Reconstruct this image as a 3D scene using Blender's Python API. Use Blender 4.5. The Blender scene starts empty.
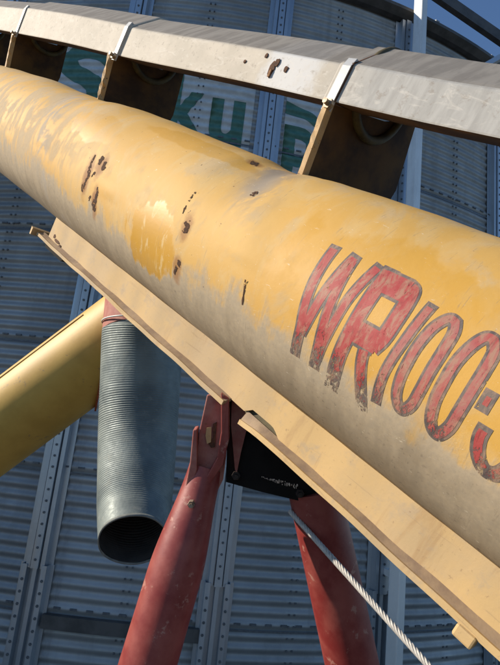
import bpy, bmesh, math, random
from mathutils import Vector, Matrix
random.seed(7)
SC = bpy.context.scene
COL = SC.collection
pi = math.pi
rad = math.radians

# ------------------------------------------------------------------ camera
CAM_H = 1.7
M3 = Matrix(((0.9939560979566968, -0.02395687721415494, 0.10713236377884677),
             (-0.10977830083717481, -0.21691066461602157, 0.9699992207425419),
             (0.0, 0.9758974493306055, 0.21822963308086932)))
# rows of M3 are right / up / forward of the camera
ax_r, ax_u, ax_f = Vector(M3[0]), Vector(M3[1]), Vector(M3[2])
EYE = Vector((0, 0, CAM_H))
cam_d = bpy.data.cameras.new('camera')
cam = bpy.data.objects.new('camera', cam_d)
COL.objects.link(cam)
cam_d.sensor_fit = 'HORIZONTAL'
cam_d.angle_x = 2 * math.atan(250 / 510)
cam_d.clip_start = 0.02
cam_d.clip_end = 3000
cm = Matrix((ax_r, ax_u, -ax_f)).transposed().to_4x4()
cm.translation = EYE
cam.matrix_world = cm
SC.camera = cam

# ------------------------------------------------------------------ sky and sun
SUN_AZ, SUN_EL = -89.0, 29.0                       # azimuth from +Y towards +X
world = bpy.data.worlds.new('World')
SC.world = world
world.use_nodes = True
wn = world.node_tree
wn.nodes.clear()
wo = wn.nodes.new('ShaderNodeOutputWorld')
wb = wn.nodes.new('ShaderNodeBackground')
sky = wn.nodes.new('ShaderNodeTexSky')
sky.sky_type = 'NISHITA'
sky.sun_disc = False
sky.sun_elevation = rad(SUN_EL)
sky.sun_rotation = rad(SUN_AZ)
sky.air_density = 1.0
sky.dust_density = 0.0
sky.ozone_density = 5.0
wb.inputs['Strength'].default_value = 0.112
wn.links.new(sky.outputs[0], wb.inputs[0])
wn.links.new(wb.outputs[0], wo.inputs[0])
sd = bpy.data.lights.new('sun', 'SUN')
sd.energy = 5.0
sd.angle = rad(0.53)
sd.color = (1.0, 0.89, 0.74)
sun = bpy.data.objects.new('sun', sd)
COL.objects.link(sun)
S = Vector((math.sin(rad(SUN_AZ)) * math.cos(rad(SUN_EL)), math.cos(rad(SUN_AZ)) * math.cos(rad(SUN_EL)), math.sin(rad(SUN_EL))))
sun.rotation_euler = (-S).to_track_quat('-Z', 'Y').to_euler()
SC.view_settings.view_transform = 'Standard'
SC.view_settings.look = 'None'
SC.view_settings.gamma = 1
SC.view_settings.exposure = 0.4
SC.view_settings.use_curve_mapping = False

# ------------------------------------------------------------------ frames
F = Matrix(((0.6619804197392621, -0.5554469912441192, -0.503250001291292),
            (0.3465127012218122, -0.3685694554410236, 0.8626039093395476),
            (-0.6646133250046926, -0.7454094153106484, -0.051516325494392085)))   # rows: along, up, side of the auger
ORG = Vector((0.3290587204393657, 0.38960863344589974, 0.002828587504034561)) + EYE


def at(x, y, d):
    """world point seen at x, y of the 500 px wide photograph, d metres forward"""
    return EYE + (ax_r * (x - 250) / 510 + ax_u * (332.5 - y) / 510 + ax_f) * d


def tl(p):
    """world point -> auger frame (t, u, s)"""
    return F @ (Vector(p) - ORG)


# ------------------------------------------------------------------ helpers
def mk(name, bm, mat, parent=None, smooth=False, angle=None):
    me = bpy.data.meshes.new(name)
    bmesh.ops.recalc_face_normals(bm, faces=bm.faces[:]) if angle != 'keep' else None
    bm.to_mesh(me)
    bm.free()
    if smooth:
        me.polygons.foreach_set('use_smooth', [True] * len(me.polygons))
        if angle not in (None, 'keep'):
            me.set_sharp_from_angle(angle=rad(angle))
    o = bpy.data.objects.new(name, me)
    COL.objects.link(o)
    if mat:
        me.materials.append(mat)
    if parent:
        o.parent = parent
    return o


def empty(name, loc, label=None, cat=None, group=None):
    o = bpy.data.objects.new(name, None)
    COL.objects.link(o)
    o.location = loc
    o.empty_display_size = 0.05
    if label:
        o['label'] = label
        o['category'] = cat
    if group:
        o['group'] = group
    return o


def struct(o):
    o['kind'] = 'structure'
    return o


def add_poly_prism(bm, pts, off):
    """pts: list of 3D points (planar), off: extrusion vector"""
    off = Vector(off)
    a = [bm.verts.new(Vector(p)) for p in pts]
    b = [bm.verts.new(Vector(p) + off) for p in pts]
    bm.faces.new(a)
    bm.faces.new(b[::-1])
    n = len(a)
    for i in range(n):
        bm.faces.new((a[i], b[i], b[(i + 1) % n], a[(i + 1) % n]))


def add_box(bm, c, ex, ey, ez):
    c, ex, ey, ez = Vector(c), Vector(ex), Vector(ey), Vector(ez)
    v = [bm.verts.new(c + ex * i + ey * j + ez * k) for i in (-1, 1) for j in (-1, 1) for k in (-1, 1)]
    for f in ((0, 1, 3, 2), (4, 6, 7, 5), (0, 4, 5, 1), (2, 3, 7, 6), (0, 2, 6, 4), (1, 5, 7, 3)):
        bm.faces.new([v[i] for i in f])


def add_sweep(bm, pts, rfun, n=32, caps=True, endcuts=None, wall=0.0):
    """round tube through pts; rfun(i, angle) gives the radius"""
    pts = [Vector(p) for p in pts]
    m = len(pts)
    tang = []
    for i in range(m):
        a = pts[max(i - 1, 0)]
        b = pts[min(i + 1, m - 1)]
        tang.append((b - a).normalized())
    up = Vector((0, 0, 1)) if abs(tang[0].z) < 0.9 else Vector((0, 1, 0))
    e1 = tang[0].cross(up).normalized()
    rings = []
    for i in range(m):
        e1 = (e1 - tang[i] * e1.dot(tang[i])).normalized()
        e2 = tang[i].cross(e1)
        r = []
        for k in range(n):
            a = 2 * pi * k / n
            rr = rfun(i, a) if callable(rfun) else rfun
            p = pts[i] + (e1 * math.cos(a) + e2 * math.sin(a)) * rr
            if endcuts and i == m - 1:
                p += tang[i] * endcuts(a)
            r.append(bm.verts.new(p))
        rings.append(r)
    for i in range(m - 1):
        for k in range(n):
            bm.faces.new((rings[i][k], rings[i][(k + 1) % n], rings[i + 1][(k + 1) % n], rings[i + 1][k]))
    if caps:
        bm.faces.new(rings[0][::-1])
        bm.faces.new(rings[-1])
    return rings


def solidify(o, th, off=-1):
    md = o.modifiers.new('thick', 'SOLIDIFY')
    md.thickness = th
    md.offset = off


def bevel(o, w, seg=2, ang=30):
    md = o.modifiers.new('bev', 'BEVEL')
    md.width = w
    md.segments = seg
    md.limit_method = 'ANGLE'
    md.angle_limit = rad(ang)


def smoothpath(pts, k=8):
    pts = [Vector(p) for p in pts]
    P = [pts[0] * 2 - pts[1]] + pts + [pts[-1] * 2 - pts[-2]]
    out = []
    for i in range(1, len(P) - 2):
        for j in range(k):
            t = j / k
            a, b, c, d = P[i - 1], P[i], P[i + 1], P[i + 2]
            out.append(0.5 * ((2 * b) + (c - a) * t + (2 * a - 5 * b + 4 * c - d) * t * t + (3 * b - a - 3 * c + d) * t ** 3))
    out.append(P[-2])
    return out


# ------------------------------------------------------------------ materials
class NT:
    def __init__(self, name):
        self.m = bpy.data.materials.new(name)
        self.m.use_nodes = True
        self.t = self.m.node_tree
        self.t.nodes.clear()
        self.out = self.n('ShaderNodeOutputMaterial')
        self.b = self.n('ShaderNodeBsdfPrincipled')
        self.l(self.b.outputs[0], self.out.inputs[0])
        self.tc = self.n('ShaderNodeTexCoord')

    def n(self, k):
        return self.t.nodes.new(k)

    def l(self, a, b):
        self.t.links.new(a, b)

    def setin(self, sock, v):
        if hasattr(v, 'is_output') or isinstance(v, bpy.types.NodeSocket):
            self.l(v, sock)
        else:
            if isinstance(v, tuple) and len(v) == 3 and sock.type == 'RGBA':
                v = (*v, 1)
            sock.default_value = v

    def mapped(self, scale=(1, 1, 1), src=None):
        mp = self.n('ShaderNodeMapping')
        self.l(src or self.tc.outputs['Object'], mp.inputs[0])
        mp.inputs['Scale'].default_value = scale
        return mp.outputs[0]

    def noise(self, scale=5, detail=4, rough=.55, vec=None, dist=0.0):
        x = self.n('ShaderNodeTexNoise')
        x.inputs['Scale'].default_value = scale
        x.inputs['Detail'].default_value = detail
        x.inputs['Roughness'].default_value = rough
        x.inputs['Distortion'].default_value = dist
        self.l(vec or self.tc.outputs['Object'], x.inputs['Vector'])
        return x.outputs[0]

    def ramp(self, v, a, b, ca=0.0, cb=1.0):
        x = self.n('ShaderNodeMapRange')
        x.interpolation_type = 'SMOOTHSTEP'
        self.setin(x.inputs['Value'], v)
        x.inputs['From Min'].default_value = a
        x.inputs['From Max'].default_value = b
        x.inputs['To Min'].default_value = ca
        x.inputs['To Max'].default_value = cb
        return x.outputs[0]

    def math(self, op, a, b=0.0):
        x = self.n('ShaderNodeMath')
        x.operation = op
        self.setin(x.inputs[0], a)
        self.setin(x.inputs[1], b)
        return x.outputs[0]

    def mix(self, f, a, b):
        x = self.n('ShaderNodeMix')
        x.data_type = 'RGBA'
        self.setin(x.inputs[0], f)
        self.setin(x.inputs[6], a)
        self.setin(x.inputs[7], b)
        return x.outputs[2]

    def bump(self, h, strength=.3, dist=.002):
        x = self.n('ShaderNodeBump')
        x.inputs['Strength'].default_value = strength
        x.inputs['Distance'].default_value = dist
        self.setin(x.inputs['Height'], h)
        self.l(x.outputs[0], self.b.inputs['Normal'])

    def fin(self, color, rough=.6, metal=0.0, spec=None):
        self.setin(self.b.inputs['Base Color'], color)
        self.setin(self.b.inputs['Roughness'], rough)
        self.setin(self.b.inputs['Metallic'], metal)
        if spec is not None:
            self.b.inputs['Specular IOR Level'].default_value = spec
        return self.m


def mat_simple(name, c1, c2, scale=30, rough=.6, metal=0., bump=.2, spec=None, c3=None, spots=.62):
    t = NT(name)
    a = t.noise(scale, 6, .6)
    col = t.mix(t.ramp(a, .35, .65), c1, c2)
    if c3:
        s = t.noise(scale * 2.3, 5, .7)
        col = t.mix(t.ramp(s, spots, spots + .07), col, c3)
    t.bump(t.noise(scale * 6, 5, .6), bump, .001)
    return t.fin(col, rough, metal, spec)


# auger tube paint: faded yellow above, dust below, scratches, wet-looking darker yellow patches
def mat_tube():
    t = NT('faded_yellow_tube_paint')
    sep = t.n('ShaderNodeSeparateXYZ')
    t.l(t.tc.outputs['Object'], sep.inputs[0])
    X, U, SS = sep.outputs
    phi = t.math('MULTIPLY', t.math('ARCTAN2', U, SS), 57.2958)
    big = t.noise(4.5, 4, .5)
    med = t.noise(17, 5, .55)
    fine = t.noise(170, 5, .7)
    cv = t.n('ShaderNodeCombineXYZ')
    t.l(X, cv.inputs[0])
    t.l(t.math('MULTIPLY', phi, .0022), cv.inputs[1])
    drip = t.noise(1.0, 5, .6, t.mapped((55, 7, 1), cv.outputs[0]), .3)     # runs down round the tube
    cloud = t.noise(1.0, 5, .62, t.mapped((16, 10, 1), cv.outputs[0]), 1.6)
    S = lambda v, k: t.math('MULTIPLY', t.math('SUBTRACT', v, .5), k)
    yel = t.mix(t.ramp(big, .35, .65), (.63, .36, .085), (.66, .405, .125))
    yel = t.mix(t.ramp(cloud, .45, .7, 0, .5), yel, (.64, .46, .22))
    def patch(tx, ph, wx, wp, ragx=1.1):
        a = t.math('POWER', t.math('DIVIDE', t.math('SUBTRACT', X, tx), wx), 2.0)
        b = t.math('POWER', t.math('DIVIDE', t.math('SUBTRACT', phi, ph), wp), 2.0)
        d = t.math('ADD', t.math('SQRT', t.math('ADD', a, b)), t.math('ADD', S(med, 1.3), S(drip, ragx)))
        return t.ramp(d, .78, .93, 1, 0)
    p1 = patch(-.575, -17, .075, 24)
    p2 = patch(-.17, 10, .22, 34, .5)
    p3 = patch(-.62, 52, .15, 9, .3)
    p4 = patch(-.86, 30, .10, 14, .5)
    rich = t.math('MAXIMUM', t.math('MAXIMUM', p1, t.math('MULTIPLY', p2, .55)), t.math('MAXIMUM', t.math('MULTIPLY', p3, .6), t.math('MULTIPLY', p4, .4)))
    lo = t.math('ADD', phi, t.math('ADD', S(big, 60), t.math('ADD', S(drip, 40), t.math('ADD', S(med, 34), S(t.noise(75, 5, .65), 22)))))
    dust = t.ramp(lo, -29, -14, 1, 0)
    left = t.math('MULTIPLY', t.ramp(X, -1.05, -.66, .75, 0), t.ramp(t.math('ADD', cloud, S(drip, .4)), .42, .58))
    dust = t.math('MAXIMUM', dust, t.math('MULTIPLY', left, t.ramp(phi, 20, 75, 1, .45)))
    soft = t.math('MULTIPLY', t.ramp(med, .48, .66, 0, .40), t.ramp(cloud, .42, .6))
    dust = t.math('MAXIMUM', dust, soft)
    dust = t.math('MULTIPLY', dust, t.math('SUBTRACT', 1.0, t.math('MULTIPLY', rich, .9)))
    col = t.mix(t.math('MULTIPLY', rich, .9), yel, (.60, .315, .035))
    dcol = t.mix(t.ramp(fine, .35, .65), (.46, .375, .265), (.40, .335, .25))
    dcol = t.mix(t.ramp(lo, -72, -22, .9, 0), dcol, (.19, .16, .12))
    col = t.mix(t.math('MULTIPLY', dust, .9), col, dcol)
    # chalky highlights inside the washed patch
    ch = t.noise(1.0, 4, .6, t.mapped((90, 26, 1), cv.outputs[0]), .8)
    col = t.mix(t.math('MULTIPLY', t.ramp(ch, .56, .66, 0, .55), p1), col, (.78, .62, .34))
    # grey grime gathered at the lap seam behind the bracket
    seam = t.math('ABSOLUTE', t.math('SUBTRACT', t.math('ADD', t.math('ADD', X, .418), S(med, .05)), t.math('MULTIPLY', phi, -.0009)))
    g = t.math('MULTIPLY', t.ramp(seam, .0, .055, 1, 0), t.math('MULTIPLY', t.ramp(phi, 8, 40), t.ramp(phi, 95, 60)))
    col = t.mix(t.math('MULTIPLY', g, t.ramp(t.math('ADD', cloud, S(drip, .5)), .36, .52, .2, .95)), col, (.27, .225, .175))
    seam3 = t.math('ABSOLUTE', t.math('SUBTRACT', t.math('ADD', X, 1.0), t.math('MULTIPLY', phi, -.0012)))
    col = t.mix(t.math('MULTIPLY', t.ramp(seam3, .0, .05, .7, 0), t.ramp(cloud, .42, .58)), col, (.38, .33, .27))
    # sparse fine scratches, dark and pale
    sc1 = t.noise(1.0, 3, .6, t.mapped((230, 20, 1), cv.outputs[0]), 2.2)
    sc2 = t.noise(1.0, 3, .6, t.mapped((90, 260, 1), cv.outputs[0]), 2.0)
    gate = t.ramp(cloud, .44, .58)
    col = t.mix(t.math('MULTIPLY', gate, t.ramp(sc1, .63, .68, 0, .4)), col, (.24, .185, .13))
    col = t.mix(t.ramp(sc2, .68, .72, 0, .5), col, (.76, .66, .50))
    sp = t.noise(240, 3, .6)
    spm = t.math('MULTIPLY', t.ramp(sp, .61, .67), t.ramp(lo, -80, -15, 1, .0))
    col = t.mix(t.math('MULTIPLY', spm, .6), col, (.12, .09, .065))
    chip = t.math('MULTIPLY', t.ramp(t.noise(85, 5, .7), .69, .71), t.ramp(big, .42, .55))
    col = t.mix(chip, col, (.10, .05, .03))
    # rust staining below the scars
    def stain(tx, ph, wx, wp, k):
        a = t.math('POWER', t.math('DIVIDE', t.math('SUBTRACT', X, tx), wx), 2.0)
        b = t.math('POWER', t.math('DIVIDE', t.math('SUBTRACT', phi, ph), wp), 2.0)
        d = t.math('ADD', t.math('SQRT', t.math('ADD', a, b)), S(t.noise(60, 4, .6), 1.2))
        return t.ramp(d, .5, 1.2, k, 0)
    st = t.math('MAXIMUM', t.math('MAXIMUM', stain(-.795, -3, .013, 18, .95), stain(-.750, -16, .012, 13, .95)), t.math('MAXIMUM', stain(-.506, -1, .012, 9, .8), stain(-.765, 7, .016, 10, .85)))
    st = t.math('MAXIMUM', st, t.math('MAXIMUM', stain(-.503, -25, .011, 9, .8), stain(-.520, 61, .014, 5, .8)))
    col = t.mix(st, col, (.33, .15, .045))
    h = t.math('ADD', t.math('MULTIPLY', med, .5), t.math('ADD', t.math('MULTIPLY', fine, .10), t.math('MULTIPLY', dust, .15)))
    t.bump(h, .4, .003)
    return t.fin(col, t.ramp(t.math('SUBTRACT', rich, dust), -1, 1, .88, .5), 0, .35)


M_tube = mat_tube()
def mat_track():
    t = NT('dusty_cream_yellow_paint')
    a = t.noise(11, 5, .6)
    b = t.noise(1.0, 5, .65, t.mapped((38, 6, 6)), .6)
    c = t.noise(170, 5, .7)
    d = t.noise(34, 6, .7)
    col = t.mix(t.ramp(a, .35, .65), (.57, .385, .175), (.50, .355, .19))
    col = t.mix(t.ramp(b, .56, .68, 0, .55), col, (.40, .25, .12))
    col = t.mix(t.ramp(d, .52, .68, 0, .6), col, (.40, .31, .21))
    e = t.noise(4.5, 6, .65)
    col = t.mix(t.ramp(e, .50, .62, 0, .45), col, (.40, .30, .19))
    f = t.noise(1.0, 5, .7, t.mapped((7, 90, 90)), 1.0)
    col = t.mix(t.ramp(f, .60, .68, 0, .5), col, (.34, .23, .13))
    col = t.mix(t.ramp(c, .62, .70, 0, .55), col, (.28, .18, .10))
    t.bump(t.math('ADD', t.math('MULTIPLY', d, .6), t.math('MULTIPLY', c, .25)), .35, .0015)
    return t.fin(col, .75, 0, .3)


M_track = mat_track()
M_trackin = mat_simple('dark_yellow_inner_paint', (.30, .20, .08), (.22, .15, .07), 40, .75)  # darker version of the rail yellow for the inner web
M_lip = mat_simple('grimy_lip_paint', (.36, .25, .15), (.27, .185, .12), 60, .8)
M_yel = mat_simple('yellow_spout_paint', (.58, .36, .075), (.48, .29, .055), 9, .55, c3=(.34, .22, .08), spots=.60)
M_brk = mat_simple('rusty_shade_dark_paint', (.13, .062, .014), (.045, .022, .010), 16, .85)  # grimy rust brown, darkened further to carry the plates' shade
M_brkedge = mat_simple('pale_bracket_edge', (.55, .36, .17), (.48, .30, .13), 60, .7, c3=(.12, .06, .03), spots=.60)
M_rust = mat_simple('rust', (.06, .026, .012), (.12, .05, .02), 220, .9)
def mat_scar():
    t = NT('flaking_rust')
    a = t.noise(420, 4, .7)
    b = t.noise(190, 4, .6)
    c = t.mix(t.ramp(a, .35, .65), (.035, .016, .009), (.10, .042, .016))
    tr = t.n('ShaderNodeBsdfTransparent')
    mx = t.n('ShaderNodeMixShader')
    t.l(t.ramp(b, .40, .44), mx.inputs[0])
    t.l(tr.outputs[0], mx.inputs[1])
    t.l(t.b.outputs[0], mx.inputs[2])
    t.l(mx.outputs[0], t.out.inputs[0])
    return t.fin(c, .95)


M_scar = mat_scar()
M_red = mat_simple('faded_red_paint', (.20, .020, .017), (.30, .068, .052), 20, .48, c3=(.38, .17, .13), spots=.60)
M_olive = mat_simple('shaded_olive_steel', (.11, .085, .03), (.06, .045, .02), 60, .7)  # olive stands in for yellow paint lying in shade
M_redd = mat_simple('dusty_pink_red_paint', (.40, .16, .12), (.32, .09, .07), 40, .7, c3=(.25, .08, .05), spots=.6)
M_black = mat_simple('black_saddle_paint', (.006, .005, .0045), (.011, .009, .008), 30, .75, spec=.2)
M_bolt = mat_simple('zinc_bolt', (.42, .35, .26), (.22, .16, .11), 150, .5, .5)
M_dbolt = mat_simple('grimy_dark_bolt', (.05, .035, .03), (.025, .018, .015), 150, .6, .3)
M_rope = mat_simple('steel_wire_rope', (.62, .58, .52), (.48, .45, .41), 200, .6, .1)
M_decal = mat_simple('worn_white_sticker', (.75, .62, .50), (.45, .34, .27), 300, .8)


def mat_housing():
    t = NT('weathered_galvanised_cover')
    a = t.noise(14, 6, .65)
    b = t.noise(1.0, 5, .65, t.mapped((60, 12, 12)), .5)
    c = t.noise(90, 5, .7)
    sep = t.n('ShaderNodeSeparateXYZ')
    t.l(t.tc.outputs['Object'], sep.inputs[0])
    X = sep.outputs[0]
    col = t.mix(t.ramp(a, .35, .65), (.46, .41, .335), (.54, .48, .395))
    gr = t.mix(t.ramp(b, .35, .65), (.33, .32, .30), (.42, .41, .385))
    col = t.mix(t.ramp(X, -.52, -.40), col, gr)
    # clean zinc patch
    d = t.math('ABSOLUTE', t.math('ADD', X, .56))
    d = t.math('ADD', d, t.math('MULTIPLY', t.math('SUBTRACT', a, .5), .12))
    col = t.mix(t.ramp(d, .03, .06, .8, 0), col, (.60, .60, .60))
    col = t.mix(t.ramp(c, .56, .68, 0, .5), col, (.24, .20, .16))
    e = t.noise(1.0, 6, .7, t.mapped((24, 70, 20)), 1.5)
    col = t.mix(t.ramp(e, .52, .66, 0, .35), col, (.66, .62, .55))
    # upward faces painted darker to stand in for the grazing sun
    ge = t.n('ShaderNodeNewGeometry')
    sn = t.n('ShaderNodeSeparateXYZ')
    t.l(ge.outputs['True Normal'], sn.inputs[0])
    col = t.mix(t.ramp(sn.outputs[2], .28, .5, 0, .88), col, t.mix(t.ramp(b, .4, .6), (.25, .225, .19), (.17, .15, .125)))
    t.bump(t.math('ADD', t.math('MULTIPLY', a, .6), t.math('MULTIPLY', c, .2)), .4, .002)
    return t.fin(col, .72, .0, .3)


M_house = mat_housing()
M_strap = mat_simple('bright_zinc_strap', (.50, .50, .49), (.42, .42, .41), 40, .55, .2)


def mat_duct():
    t = NT('galvanised_flexible_duct')
    a = t.noise(9, 5, .6)
    b = t.noise(60, 5, .7)
    col = t.mix(t.ramp(a, .35, .65), (.21, .24, .225), (.115, .14, .14))
    col = t.mix(t.ramp(b, .55, .70, 0, .5), col, (.29, .30, .265))
    t.bump(b, .4, .002)
    return t.fin(col, t.ramp(b, .3, .7, .5, .7), .25)


M_duct = mat_duct()
M_rim = mat_simple('dull_cut_duct_edge', (.20, .21, .19), (.12, .13, .12), 60, .8)
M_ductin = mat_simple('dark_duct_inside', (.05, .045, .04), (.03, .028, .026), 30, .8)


def mat_bin(name, c1, c2, metal=.75, rough=.42):
    t = NT(name)
    a = t.noise(1.6, 6, .65)
    b = t.noise(1.0, 5, .65, t.mapped((11, 11, .9)), .4)
    c = t.noise(45, 5, .7)
    col = t.mix(t.ramp(a, .3, .7), c1, c2)
    col = t.mix(t.ramp(b, .5, .72, 0, .5), col, tuple(x * .62 for x in c1))
    col = t.mix(t.ramp(c, .5, .75, 0, .35), col, tuple(min(1, x * 1.3) for x in c2))
    t.bump(c, .15, .002)
    return t.fin(col, t.ramp(b, .3, .7, rough - .06, rough + .12), metal)


M_bin = mat_bin('corrugated_galvanised_steel', (.35, .363, .365), (.225, .238, .243), .4, .55)
M_stif = mat_bin('galvanised_stiffener_steel', (.46, .50, .54), (.36, .40, .44), .7, .36)
M_eave = mat_simple('dark_eave_steel', (.10, .095, .09), (.06, .058, .055), 8, .6, .3)
M_hole = mat_simple('dark_bolt_head', (.12, .13, .14), (.085, .092, .10), 50, .6, .3)
M_green = mat_simple('faded_green_logo_paint', (.045, .14, .11), (.07, .18, .145), 20, .6)
M_white = mat_simple('faded_logo_panel', (.52, .54, .54), (.42, .44, .45), 14, .6)
M_post = mat_bin('galvanised_post_steel', (.72, .72, .70), (.60, .61, .60), .3, .45)


def mat_letter(name, c1, c2, hi, lo):
    """paint worn through towards the lower end of each stroke"""
    t = NT(name)
    sep = t.n('ShaderNodeSeparateXYZ')
    t.l(t.tc.outputs['Object'], sep.inputs[0])
    X, U, SS = sep.outputs
    phi = t.math('MULTIPLY', t.math('ARCTAN2', U, SS), 57.2958)
    cv = t.n('ShaderNodeCombineXYZ')
    t.l(X, cv.inputs[0])
    t.l(t.math('MULTIPLY', phi, .0022), cv.inputs[1])
    st = t.noise(1.0, 6, .75, t.mapped((240, 150, 1), cv.outputs[0]), .5)
    fn = t.noise(650, 5, .75)
    md = t.noise(55, 4, .6)
    col = t.mix(t.ramp(md, .35, .65), c1, c2)
    fade = t.noise(1.0, 6, .7, t.mapped((120, 45, 1), cv.outputs[0]), 1.0)
    col = t.mix(t.ramp(fade, .44, .64, 0, .7), col, (.38, .24, .15))
    dk = t.noise(1.0, 5, .7, t.mapped((200, 60, 1), cv.outputs[0]), .6)
    col = t.mix(t.ramp(dk, .56, .66, 0, .5), col, tuple(v * .45 for v in c1))
    wear = t.ramp(t.math('ADD', phi, t.math('MULTIPLY', t.math('SUBTRACT', md, .5), 18)), lo, hi, 1, 0)
    w = t.math('ADD', t.math('MULTIPLY', wear, .55), t.math('ADD', t.math('MULTIPLY', t.math('SUBTRACT', st, .5), 1.5), t.math('MULTIPLY', t.math('SUBTRACT', fn, .5), .5)))
    # thin scratches through the film over the whole letter
    ss = t.noise(1.0, 4, .65, t.mapped((260, 34, 1), cv.outputs[0]), 2.4)
    w = t.math('ADD', w, t.ramp(ss, .64, .70, 0, .5))
    keep = t.ramp(w, .17, .32, 1, 0)
    tr = t.n('ShaderNodeBsdfTransparent')
    mx = t.n('ShaderNodeMixShader')
    t.l(keep, mx.inputs[0])
    t.l(tr.outputs[0], mx.inputs[1])
    t.l(t.b.outputs[0], mx.inputs[2])
    t.l(mx.outputs[0], t.out.inputs[0])
    return t.fin(col, .6)


M_lred = mat_letter('worn_red_lettering', (.36, .026, .025), (.40, .062, .054), -5, -34)
M_lpink = mat_letter('chalky_red_lettering', (.40, .07, .06), (.38, .125, .105), -5, -36)
M_lgrey = mat_letter('worn_grey_lettering_edge', (.095, .072, .066), (.16, .125, .105), -12, -46)


def mat_ground():
    t = NT('dry_gravel_ground')
    a = t.noise(.6, 6, .6)
    b = t.noise(14, 8, .7)
    col = t.mix(t.ramp(a, .3, .7), (.08, .078, .075), (.055, .055, .055))
    col = t.mix(t.ramp(b, .45, .6), col, (.105, .10, .095))
    t.bump(b, .6, .03)
    return t.fin(col, .95)


# ------------------------------------------------------------------ ground
bm = bmesh.new()
bmesh.ops.create_grid(bm, x_segments=40, y_segments=40, size=600)
g = struct(mk('ground', bm, mat_ground()))

# ------------------------------------------------------------------ grain bin
RING = 0.813
PITCH = RING / 12


def azp(c, r, az, z):
    a = rad(az)
    return Vector((c[0] + r * math.sin(a), c[1] - r * math.cos(a), z))


def corr(R, z, z0):
    return R + .0068 * math.cos(2 * pi * (z - z0) / PITCH)


def build_wall(bm, c, R, zb, zt, z0, az0, az1, nseg, spc):
    n = int((zt - zb) / PITCH * spc)
    prev = None
    for i in range(n + 1):
        z = zb + (zt - zb) * i / n
        r = corr(R, z, z0)
        k = math.floor((z - z0) / RING)
        row = []
        for j in range(nseg + 1):
            row.append(bm.verts.new(azp(c, r + (.0015 if k % 2 else 0), az0 + (az1 - az0) * j / nseg, z) - Vector((c[0], c[1], 0))))
        if prev:
            for j in range(nseg):
                bm.faces.new((prev[j], prev[j + 1], row[j + 1], row[j]))
        prev = row


def build_roof(bm, R, zt, slope=30, nseg=48, over=.06):
    zr = zt
    ap = bm.verts.new((0, 0, zr + R * math.tan(rad(slope)) * .93))
    ring = []
    for j in range(nseg):
        a = 2 * pi * j / nseg
        ring.append(bm.verts.new(((R + over) * math.sin(a), -(R + over) * math.cos(a), zr)))
        # raised rib at every panel edge
    for j in range(nseg):
        bm.faces.new((ring[j], ring[(j + 1) % nseg], ap))
    for j in range(0, nseg):
        a = 2 * pi * j / nseg
        d = Vector((math.sin(a), -math.cos(a), 0))
        t = Vector((math.cos(a), math.sin(a), 0))
        p0 = d * (R + over) + Vector((0, 0, zr + .03))
        p1 = Vector((0, 0, zr + R * math.tan(rad(slope)) * .93 + .02)) + d * .3
        add_poly_prism(bm, [p0 - t * .02, p0 + t * .02, p1 + t * .02, p1 - t * .02], (0, 0, .03))


BC, BR = (-.749, 8.741), 5.38
Z0 = CAM_H - 1.054
ZE = CAM_H + 3.70
bin1 = empty('grain_bin', (BC[0], BC[1], 0), 'large shaded corrugated steel grain bin with bolted stiffeners and green lettering, behind the auger', 'grain bin')
bm = bmesh.new()
build_wall(bm, BC, BR, 0.0, ZE, Z0, -40, 55, 190, 12)
build_wall(bm, BC, BR, 0.0, ZE, Z0, 55, 320, 120, 4)
wall = mk('wall', bm, M_bin, bin1, True)
bm = bmesh.new()
build_roof(bm, BR, ZE + .03)
mk('roof', bm, M_bin, bin1)
# eave: dark overhanging band
bm = bmesh.new()
prof = [(BR + .015, ZE - .05), (BR + .05, ZE - .045), (BR + .10, ZE - .005), (BR + .10, ZE + .025), (BR + .02, ZE + .028)]
rows = []
for j in range(241):
    az = 360 * j / 240
    rows.append([bm.verts.new(azp((0, 0), r, az, z)) for r, z in prof])
for j in range(240):
    for k in range(len(prof)):
        bm.faces.new((rows[j][k], rows[j + 1][k], rows[j + 1][(k + 1) % len(prof)], rows[j][(k + 1) % len(prof)]))
mk('eave', bm, M_eave, bin1)


def frame_at(az, r=BR):
    a = rad(az)
    d = Vector((math.sin(a), -math.cos(a), 0))
    t = Vector((math.cos(a), math.sin(a), 0))
    return d, t, d * r


def profile_strip(bm, az, prof, z0, z1, r=BR, th=.004):
    """vertical folded strip; prof = list of (across, out)"""
    d, t, p = frame_at(az, r)
    for (x0, o0), (x1, o1) in zip(prof[:-1], prof[1:]):
        a = p + t * x0 + d * o0
        b = p + t * x1 + d * o1
        nrm = (b - a).cross(Vector((0, 0, 1))).normalized() * th
        v = [a, b, b - nrm, a - nrm]
        add_poly_prism(bm, [q + Vector((0, 0, z0)) for q in v], (0, 0, z1 - z0))


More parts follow.
